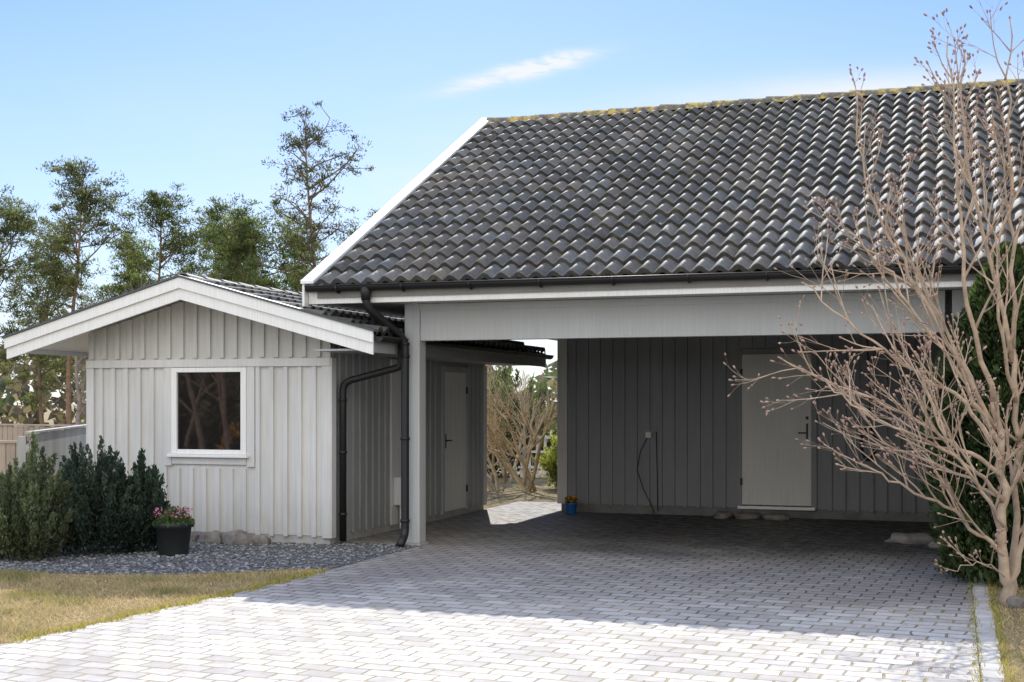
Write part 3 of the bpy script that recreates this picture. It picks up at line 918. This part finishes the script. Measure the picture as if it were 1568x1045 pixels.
def pine(name, loc, h, seed, spread=2.0, start=0.35, nb=34, clump=62, crad=0.36, dens=0.82, tone=(0.075, 0.105, 0.04), shape='round', leaf=(0.07, 0.16)):
    rnd = random.Random(seed); e = empty(name, loc); mb = MB()
    lx, ly = rnd.gauss(0, .35), rnd.gauss(0, .35)
    wx = rnd.uniform(.15, .5)   # wind-drift of the crown
    def tp(z): f = z/h; return Vector((lx*f*f+0.14*math.sin(f*5+seed), ly*f*f+0.14*math.cos(f*4+seed), z))
    npt = 9
    mb.tube([tp(h*i/npt) for i in range(npt+1)], [0.11*(1-0.88*i/npt)*h/9 for i in range(npt+1)], 7, (0.24, 0.16, 0.11))
    C = []; Rr = []; T = []
    for b in range(nb):
        f = start+(1-start)*((b+rnd.random())/nb)
        z = h*f*0.99
        g = (f-start)/(1-start)
        if shape == 'round': Lb = spread*(math.sin(math.pi*min(1, g*0.72+0.22)))**0.8*rnd.choice((rnd.uniform(.3, .7), rnd.uniform(.8, 1.4)))
        else: Lb = spread*(1-g*0.82)*rnd.uniform(.4, 1.3)
        a = rnd.uniform(0, 6.283)
        p = tp(z); d = Vector((math.cos(a)+wx, math.sin(a), rnd.uniform(-0.1, .5)+g*.6)).normalized()
        pts = [p]; n = 5
        for i in range(n):
            d = (d+Vector((rnd.gauss(0, .20), rnd.gauss(0, .20), rnd.gauss(0.06, .16)))).normalized(); pts.append(pts[-1]+d*Lb/n)
        mb.tube(pts, [0.032*(1-.15*i)*h/9 for i in range(n+1)], 4, (0.19, 0.14, 0.10), cap=False)
        for i in range(2, n+1):
            for q in range(3 if i > 2 else 1):
                if rnd.random() > dens: continue
                off = Vector((rnd.gauss(0, .28), rnd.gauss(0, .28), rnd.gauss(.07, .17)))*spread*0.42
                c = pts[i]+off
                mb.tube([pts[i], c], [0.015, 0.008], 3, (0.16, 0.12, 0.08), cap=False)
                C.append(c); Rr.append(crad*rnd.uniform(.45, 1.25)); T.append(rnd.uniform(.5, 1.75))
    mb.obj('trunk', M['bark'], e)
    C = np.array([tuple(c) for c in C]); Rr = np.array(Rr); T = np.array(T)
    C = np.repeat(C, clump, 0); Rr = np.repeat(Rr, clump); T = np.repeat(T, clump)
    u_ = rng.normal(size=C.shape); u_ /= np.linalg.norm(u_, axis=1)[:, None]
    rr = rng.uniform(0, 1, len(C))**0.6
    off = u_*(rr*Rr)[:, None]*np.array([1.15, 1.15, .65])
    P = C+off
    ax = u_*0.7+np.array([0, 0, 0.6])
    v = leaf_quads(P, rng.uniform(leaf[0], leaf[1], len(P)), ax, elong=3.6)
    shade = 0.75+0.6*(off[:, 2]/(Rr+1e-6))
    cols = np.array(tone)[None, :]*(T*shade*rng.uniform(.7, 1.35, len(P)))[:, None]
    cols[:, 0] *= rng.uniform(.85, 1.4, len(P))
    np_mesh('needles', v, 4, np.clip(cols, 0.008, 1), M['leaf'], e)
    return e

G1 = (0.105, 0.13, 0.06); G2 = (0.09, 0.125, 0.048); G3 = (0.13, 0.17, 0.05)
pine('pine_tree', (-31.7, 36.8, 0), 8.1, 21, 2.6, .3, 34, tone=G1)
pine('pine_tree', (-28.9, 37.7, 0), 9.2, 22, 2.2, .36, 36, tone=G1)
pine('pine_tree', (-26.4, 38.5, 0), 8.4, 23, 2.0, .35, 32, tone=G2)
pine('pine_tree', (-27.0, 43.4, 0), 8.2, 4, 2.4, .2, 38, shape='cone', tone=G3)
pine('pine_tree', (-21.5, 37.0, 0), 7.2, 5, 2.3, .25, 38, tone=G2)
pine('pine_tree', (-20.5, 39.5, 0), 10.6, 6, 2.5, .38, 38, clump=44, crad=0.34, dens=.62, tone=(0.085, 0.10, 0.055))
pine('pine_tree', (-18.9, 41.7, 0), 7.6, 7, 2.2, .25, 36, tone=(0.09, 0.115, 0.055))
pine('pine_tree', (-33.3, 41.5, 0), 7.6, 8, 2.6, .2, 36, tone=G1)
pine('pine_tree', (-31.0, 44.0, 0), 7.8, 9, 2.5, .2, 38, shape='cone', tone=G3)
pine('pine_tree', (-24.8, 46.3, 0), 8.4, 10, 2.6, .2, 42, shape='cone', tone=G3)
pine('pine_tree', (-23.6, 40.5, 0), 7.4, 12, 2.4, .2, 38, tone=G2)
pine('pine_tree', (-36.5, 38.0, 0), 9.4, 13, 2.6, .3, 34, tone=G1)
pine('pine_tree', (-28.5, 47.0, 0), 8.6, 14, 2.8, .15, 40, shape='cone', tone=G2)
pine('pine_tree', (-21.8, 45.5, 0), 7.9, 15, 2.6, .15, 40, shape='cone', tone=G2)

k = 0
for (x, y, h, c) in ((-15.8, 24.5, 4.6, (0.30, 0.24, 0.18)), (-18.5, 26.0, 5.4, (0.24, 0.19, 0.15)), (-13.7, 23.2, 4.2, (0.28, 0.22, 0.18)),
                     (-17.2, 31.0, 5.8, (0.26, 0.20, 0.16)), (-21.5, 30.0, 6.4, (0.24, 0.19, 0.15)), (-14.5, 30.5, 5.8, (0.30, 0.21, 0.17)),
                     (-24.5, 32.0, 6.6, (0.22, 0.18, 0.15)), (-12.2, 31.5, 5.6, (0.26, 0.19, 0.15)), (-10.5, 29.0, 4.4, (0.28, 0.21, 0.15)),
                     (-19.6, 34.0, 6.4, (0.30, 0.25, 0.2)), (-15.4, 38.0, 7.9, (0.34, 0.23, 0.19)), (-22.5, 34.0, 6.8, (0.32, 0.27, 0.22)),
                     (-16.6, 22.0, 4.8, (0.24, 0.19, 0.15)), (-18.4, 36.5, 7.4, (0.32, 0.24, 0.19))):
    k += 1
    bare_tree('bare_tree', (x, y, 0), h, 100+k, c, 4, 0.06*h/5, spread=.85, kids=(4, 5))

bare_tree('leafless_shrub', (-6.9, 20.6, 0), 3.3, 201, (0.50, 0.38, 0.22), 4, 0.04, stems=7, spread=.8, kids=(3, 5), trunkL=.48)
bare_tree('leafless_shrub', (-7.7, 22.5, 0), 3.2, 202, (0.44, 0.34, 0.22), 4, 0.035, stems=6, spread=.8, kids=(3, 5), trunkL=.5)
bare_tree('leafless_shrub', (-6.2, 26.0, 0), 3.6, 203, (0.40, 0.28, 0.2), 4, 0.035, stems=6, spread=.8, kids=(3, 5), trunkL=.5)
bare_tree('leafless_shrub', (-10.0, 26.5, 0), 3.8, 204, (0.40, 0.28, 0.2), 4, 0.035, stems=6, spread=.8, kids=(3, 5), trunkL=.5)

def bush(name, loc, rad, h, nplume, per, tone, seed, leaf=(0.03, 0.06), pr=0.06, lean=1.0):
    r_ = np.random.default_rng(seed)
    P = []; AX = []; TT = []
    for i in range(nplume):
        a = r_.uniform(0, 6.283); q = math.sqrt(r_.uniform(0, 1))
        base = np.array([math.cos(a)*q*rad*.35, math.sin(a)*q*rad*.35, 0.02])
        tz = h*(1-0.55*q*q)*r_.uniform(.68, 1.12)
        tip = np.array([math.cos(a)*q*rad*lean*r_.uniform(.85, 1.2), math.sin(a)*q*rad*lean*r_.uniform(.85, 1.2), tz])
        t = r_.uniform(0.12, 1, per)**0.8
        w = pr*(1.15-t)[:, None]*1.6
        c = base+(tip-base)*t[:, None]*np.array([1, 1, 1])+r_.normal(size=(per, 3))*w*0.6
        c[:, 2] = np.maximum(c[:, 2], 0.03)
        d = (tip-base)/np.linalg.norm(tip-base)
        P.append(c); AX.append(np.repeat(d[None], per, 0)*1.0+r_.normal(size=(per, 3))*.3); TT.append(np.full(per, r_.uniform(.5, 1.5))*(0.5+0.75*t))
    P = np.concatenate(P); AX = np.concatenate(AX); TT = np.concatenate(TT)
    v = leaf_quads(P, rng.uniform(leaf[0], leaf[1], len(P)), AX, elong=2.8, jit=.8)
    cols = np.array(tone)[None]*(TT*rng.uniform(.7, 1.3, len(P)))[:, None]
    o = np_mesh(name, v, 4, cols, M['leaf']); o.location = loc
    return o
bush('juniper_bush', (-8.30, 10.15, 0), .52, 1.12, 100, 330, (0.12, 0.14, 0.08), 1)
bush('juniper_bush', (-7.98, 10.75, 0), .50, 1.08, 90, 330, (0.055, 0.08, 0.062), 2)
bush('juniper_bush', (-7.68, 11.05, 0), .36, .92, 70, 300, (0.045, 0.07, 0.052), 3)
bush('juniper_bush', (-8.95, 10.2, 0), .45, .85, 70, 300, (0.07, 0.10, 0.055), 4)
bush('evergreen_bush', (-6.05, 21.5, 0), .7, 1.2, 90, 150, (0.24, 0.25, 0.07), 5, leaf=(.05, .09), pr=.12)
bush('evergreen_bush', (-8.6, 24.5, 0), 1.2, 2.4, 120, 200, (0.10, 0.115, 0.06), 6, leaf=(.06, .12), pr=.15)
bush('evergreen_bush', (-5.9, 29.5, 0), 1.6, 3.0, 120, 220, (0.10, 0.11, 0.06), 7, leaf=(.08, .16), pr=.2)
def thuja(name, loc, rad, h, n, tone, seed):
    r_ = np.random.default_rng(seed)
    z = r_.uniform(0, 1, n); a = r_.uniform(0, 6.283, n)
    prof = np.minimum(1, (1-z)*2.2)**0.6*(0.85+0.15*np.minimum(1, z*5))
    lump = 1+0.10*np.sin(a*5+z*9)+0.08*np.sin(a*11-z*17)+0.06*np.sin(z*40+a*3)
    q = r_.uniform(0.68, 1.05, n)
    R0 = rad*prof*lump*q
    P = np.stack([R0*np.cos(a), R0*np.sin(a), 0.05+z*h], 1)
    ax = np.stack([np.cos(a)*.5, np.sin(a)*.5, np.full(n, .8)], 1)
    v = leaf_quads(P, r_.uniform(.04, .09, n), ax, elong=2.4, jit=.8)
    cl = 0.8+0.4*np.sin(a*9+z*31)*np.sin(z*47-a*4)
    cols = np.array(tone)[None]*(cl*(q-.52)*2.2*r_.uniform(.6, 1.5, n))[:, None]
    o = np_mesh(name, v, 4, np.clip(cols, .005, 1), M['leaf']); o.location = loc
    return o
thuja('thuja_hedge', (0.44, 11.55, 0), .60, 2.75, 34000, (0.075, 0.11, 0.04), 1)
thuja('thuja_hedge', (1.40, 11.4, 0), .62, 3.0, 28000, (0.065, 0.10, 0.035), 2)
thuja('thuja_hedge', (2.3, 12.3, 0), .7, 3.1, 22000, (0.065, 0.10, 0.035), 3)

rnd = random.Random(5)
mag = empty('magnolia_shrub', (0.385, 10.25, 0)); mag.rotation_euler = (0, 0, YAW)
mb = MB(); tips = []
TC = (0.42, 0.32, 0.235)
limbs = [
 ([(0,0,-.03), (-.03,0,.26), (-.06,0,.7), (-.05,.02,1.09), (-.1,.05,1.5)], .052, .022),
 ([(.05,.1,-.03), (.08,.1,.5), (.12,.15,1.2), (.10,.2,1.9)], .032, .02),
 ([(.0,.0,.1), (.10,-.05,.6), (.22,-.1,1.1), (.4,-.1,1.7), (.6,-.1,2.5)], .028, .008),
 ([(-.03,0,.35), (-.25,-.05,.55), (-.51,-.1,.74), (-.85,-.15,.90), (-1.14,-.1,1.05)], .020, .006),
 ([(-.05,0,.95), (-.35,.05,1.15), (-.7,.1,1.38), (-1.2,.1,1.60), (-1.68,.05,1.82)], .020, .005),
 ([(-.05,0,.75), (-.4,-.2,1.05), (-.75,-.3,1.25), (-1.1,-.35,1.38), (-1.42,-.35,1.62)], .018, .005),
 ([(-.05,0,1.05), (-.37,-.1,1.50), (-.75,-.15,1.72), (-1.15,-.2,2.0), (-1.56,-.2,2.35)], .020, .005),
 ([(-.07,.05,1.3), (-.51,.1,2.10), (-.8,.15,2.65), (-1.02,.2,3.2), (-1.08,.2,3.80)], .022, .005),
 ([(-.07,.05,1.2), (-.4,.0,1.75), (-.7,.0,2.15), (-.95,-.05,2.5), (-1.2,-.05,2.75)], .018, .005),
 ([(-.1,.05,1.5), (-.37,-.1,2.4), (-.44,-.15,3.2), (-.49,-.1,4.15)], .024, .005),
 ([(.10,.2,1.8), (-.12,.2,2.8), (-.27,.2,3.5), (-.30,.1,4.1)], .022, .005),
 ([(.10,.2,1.9), (.1,.2,2.9), (.03,.1,3.6), (.04,.1,4.35)], .022, .005),
 ([(.12,.15,1.2), (.45,.1,2.1), (.6,.1,3.0), (.7,.1,3.9)], .022, .005),
 ([(.1,.1,.9), (.6,.0,1.6), (.9,-.1,2.3), (1.1,-.1,3.1)], .022, .005),
 ([(-.03,0,.55), (-.3,-.3,.85), (-.62,-.45,1.25), (-.85,-.5,1.75)], .018, .005),
 ([(-.02,0,.2), (-.25,-.2,.33), (-.55,-.3,.30)], .008, .003),
 ([(-.05,0,1.1), (-.3,.3,1.9), (-.55,.45,2.5), (-.75,.5,3.05)], .020, .005),
 ([(-.07,.05,.8), (-.4,.3,1.0), (-.8,.4,1.2), (-1.1,.4,1.62)], .016, .005),
 ([(.1,.15,1.5), (-.1,-.1,2.1), (-.2,-.2,2.7), (-.5,-.25,3.3)], .018, .005),
]
def smooth_poly(P, n=5):
    P = [Vector(p) for p in P]; out = []
    for i in range(len(P)-1):
        p0 = P[max(i-1, 0)]; p1 = P[i]; p2 = P[i+1]; p3 = P[min(i+2, len(P)-1)]
        for k in range(n):
            t = k/n
            out.append(0.5*((2*p1)+(p2-p0)*t+(2*p0-5*p1+4*p2-p3)*t*t+(3*p1-p0-3*p2+p3)*t**3))
    out.append(P[-1]); return out
for li, (P, r0, r1) in enumerate(limbs):
    pts = smooth_poly(P)
    pts = [p+Vector((rnd.gauss(0, .013), rnd.gauss(0, .012), rnd.gauss(0, .011))) if 0 < i < len(pts)-1 else p for i, p in enumerate(pts)]
    n = len(pts); rad = [r0+(r1-r0)*(i/(n-1))**0.7 for i in range(n)]
    mb.tube(pts, rad, 8, TC)
    tips.append((pts[-1], (pts[-1]-pts[-2]).normalized()))
    nk = 4 if li < 2 else (4 if li == 15 else 10)
    for k in range(nk):
        t = 0.22+0.76*(k+rnd.random())/nk
        i = min(int(t*(n-1)), n-2); a = pts[i]; bd = (pts[i+1]-pts[i]).normalized()
        o = Vector((rnd.gauss(0, 1), rnd.gauss(0, .8), rnd.gauss(.5, .8))); o -= bd*o.dot(bd); o.normalize()
        nd = (bd*1.2+o*rnd.uniform(.5, 1.0)).normalized()
        Ls = rnd.uniform(.35, .75)*(1.25-.6*t)*(0.5 if li == 15 else 1)
        grow(mb, a, nd, Ls, rad[i]*0.5+.0022, 0, 2, rnd, TC, tips, (2, 3), .14, .18, 6, .62, .55, .75, .25, 4)
for (p, d) in tips:
    L = rnd.uniform(.018, .034); q = rnd.uniform(.8, 1.2)
    mb.tube([p-d*0.004, p+d*L*.35, p+d*L*.75, p+d*L], [.004, .0085, .0065, .001], 6, (0.36*q, 0.24*q, 0.19*q))
mb.obj('branches', M['bark'], mag)

N = 50000
az = rng.uniform(-math.pi, math.pi, N)
D = rng.uniform(62, 85, N)
top = 3.8+1.0*np.sin(az*23)+0.8*np.sin(az*61+1)+0.6*np.sin(az*131)
z = rng.uniform(0, 1, N)**0.8*np.maximum(top+rng.normal(0, .4, N), 1)
P = np.stack([D*np.sin(az), D*np.cos(az)+6, z], 1)
cl = 0.75+0.35*np.sin(az*90)+0.3*np.sin(az*217+z)
mixc = (np.sin(az*37)+rng.normal(0, .6, N) > 0)[:, None]
cols = np.where(mixc, np.array([[0.075, 0.095, 0.055]]), np.array([[0.16, 0.13, 0.11]]))*np.clip(cl, .4, 1.5)[:, None]
np_mesh('distant_trees', leaf_quads(P, rng.uniform(.4, 1.0, N), elong=1.5), 4, cols, M['leaf'])

for i, (x, y, h) in enumerate(((-15.0, -0.5, 5.6), (-17.8, -4.0, 7.5), (-21.0, -8.0, 8.5), (-17.0, -9.0, 8.0))):
    bare_tree('bare_tree', (x, y, 0), h, 300+i, (0.28, 0.19, 0.14), 4, 0.08, spread=.9, kids=(4, 5))
bush('garden_bush', (-15.6, -1.6, 0), 0.40, 0.95, 40, 90, (0.42, 0.25, 0.06), 9, leaf=(.06, .11), pr=.10)
bush('hedge', (-24.0, -14.0, 0), 7.0, 2.6, 240, 160, (0.10, 0.09, 0.06), 10, leaf=(.25, .5), pr=.6)

# ---------------------------------------------------------------- world / light
w = bpy.data.worlds.new('World'); S.world = w; w.use_nodes = True
g = NT(w.node_tree)
bg = w.node_tree.nodes['Background']
sky = g.n('ShaderNodeTexSky'); sky.sky_type = 'NISHITA'; sky.sun_disc = False
el = math.asin(SUN.z); az_ = math.atan2(SUN.x, SUN.y)
sky.sun_elevation = el; sky.sun_rotation = az_
sky.air_density = 1.0; sky.dust_density = 0.2; sky.ozone_density = 3.0
gen = g.n('ShaderNodeTexCoord').outputs['Generated']
rot = g.mapping(gen, rot=(0, 0, -YAW))
sp = g.n('ShaderNodeSeparateXYZ'); g.l(rot, sp.inputs[0])
yy = g.math('MAXIMUM', sp.outputs[1], 0.05)
u = g.math('DIVIDE', sp.outputs[0], yy); v = g.math('DIVIDE', sp.outputs[2], yy)
cmb = g.n('ShaderNodeCombineXYZ'); g.l(u, cmb.inputs[0]); g.l(v, cmb.inputs[1])
def streak(u0, v0, m, a, b):
    du = g.math('SUBTRACT', u, u0)
    dv = g.math('SUBTRACT', g.math('SUBTRACT', v, v0), g.math('MULTIPLY', du, m))
    e = g.math('ADD', g.math('POWER', g.math('DIVIDE', g.math('ABSOLUTE', du), a), 2.0), g.math('POWER', g.math('DIVIDE', g.math('ABSOLUTE', dv), b), 2.0))
    return g.math('EXPONENT', g.math('MULTIPLY', e, -1.0))
n1 = g.noise(g.mapping(cmb.outputs[0], (14, 60, 1), rot=(0, 0, -0.25)), 1.6, 6, 0.65, 0.6)
n2 = g.noise(g.mapping(cmb.outputs[0], (2.2, 7, 1), rot=(0, 0, -0.15)), 1.2, 5, 0.6, 0.4)
n4 = g.noise(g.mapping(cmb.outputs[0], (5, 22, 1), rot=(0, 0, -0.3)), 1.2, 6, 0.65, 0.8)
s1 = g.math('MULTIPLY', streak(0.0, 0.252, 0.23, 0.046, 0.0065), g.math('MULTIPLY_ADD', n1, 4.5, -1.3), clamp=True)
s1b = g.math('MULTIPLY', streak(0.033, 0.262, 0.15, 0.024, 0.0055), g.math('MULTIPLY_ADD', n1, 4.5, -1.2), clamp=True)
s2 = g.math('MULTIPLY', streak(0.28, 0.236, 0.06, 0.17, 0.016), g.math('MULTIPLY_ADD', n2, 2.4, -0.2), clamp=True)
s5 = g.math('MULTIPLY', streak(-0.07, 0.175, 0.25, 0.13, 0.03), g.math('MULTIPLY_ADD', n4, 2.6, -1.0), clamp=True)
hz = g.maprange(v, 0.32, 0.02, smooth=False)
s3 = g.math('MULTIPLY', hz, g.math('MULTIPLY_ADD', n2, 1.4, 0.0), clamp=True)
cl = g.math('ADD', g.math('ADD', s1, s1b), g.math('ADD', g.math('MULTIPLY', s2, .9), g.math('MULTIPLY', s3, .75)), clamp=True)
cl = g.math('ADD', cl, g.math('MULTIPLY', s5, .5), clamp=True)
front = g.math('GREATER_THAN', sp.outputs[1], 0.06)
cl = g.math('MULTIPLY', cl, front)
base = g.mix(1.0, sky.outputs[0], (0.80, 0.88, 1.09, 1), 'MULTIPLY')
skycol = g.mix(cl, base, (6.5, 6.75, 7.1, 1))
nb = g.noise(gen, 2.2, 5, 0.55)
bk = g.maprange(g.math('ADD', sp.outputs[1], g.math('MULTIPLY_ADD', nb, 0.5, -0.25)), 0.30, -0.45)  # unseen bright cloud bank behind the camera, added to brighten the shaded walls
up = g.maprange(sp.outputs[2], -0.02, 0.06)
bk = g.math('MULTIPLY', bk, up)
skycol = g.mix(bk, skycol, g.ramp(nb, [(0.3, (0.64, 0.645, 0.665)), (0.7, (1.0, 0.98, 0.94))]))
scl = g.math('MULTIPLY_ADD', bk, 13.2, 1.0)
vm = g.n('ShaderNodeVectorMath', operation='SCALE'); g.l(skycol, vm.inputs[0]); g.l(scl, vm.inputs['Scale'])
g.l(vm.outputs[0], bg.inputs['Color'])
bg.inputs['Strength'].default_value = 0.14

ld = bpy.data.lights.new('sun', 'SUN'); ld.energy = 5.0; ld.angle = math.radians(0.6); ld.color = (1.0, 0.96, 0.90)
lo = bpy.data.objects.new('sun', ld); link(lo); lo.rotation_euler = SUN.to_track_quat('Z', 'Y').to_euler()

cd = bpy.data.cameras.new('camera'); cam = bpy.data.objects.new('camera', cd); link(cam)
cd.sensor_width = 36; cd.lens = 1990/1568*36; cd.shift_y = 92.5/1568; cd.clip_end = 2000
cam.location = (0, 0, 1.5); cam.rotation_euler = (math.radians(90), 0, YAW)
S.camera = cam
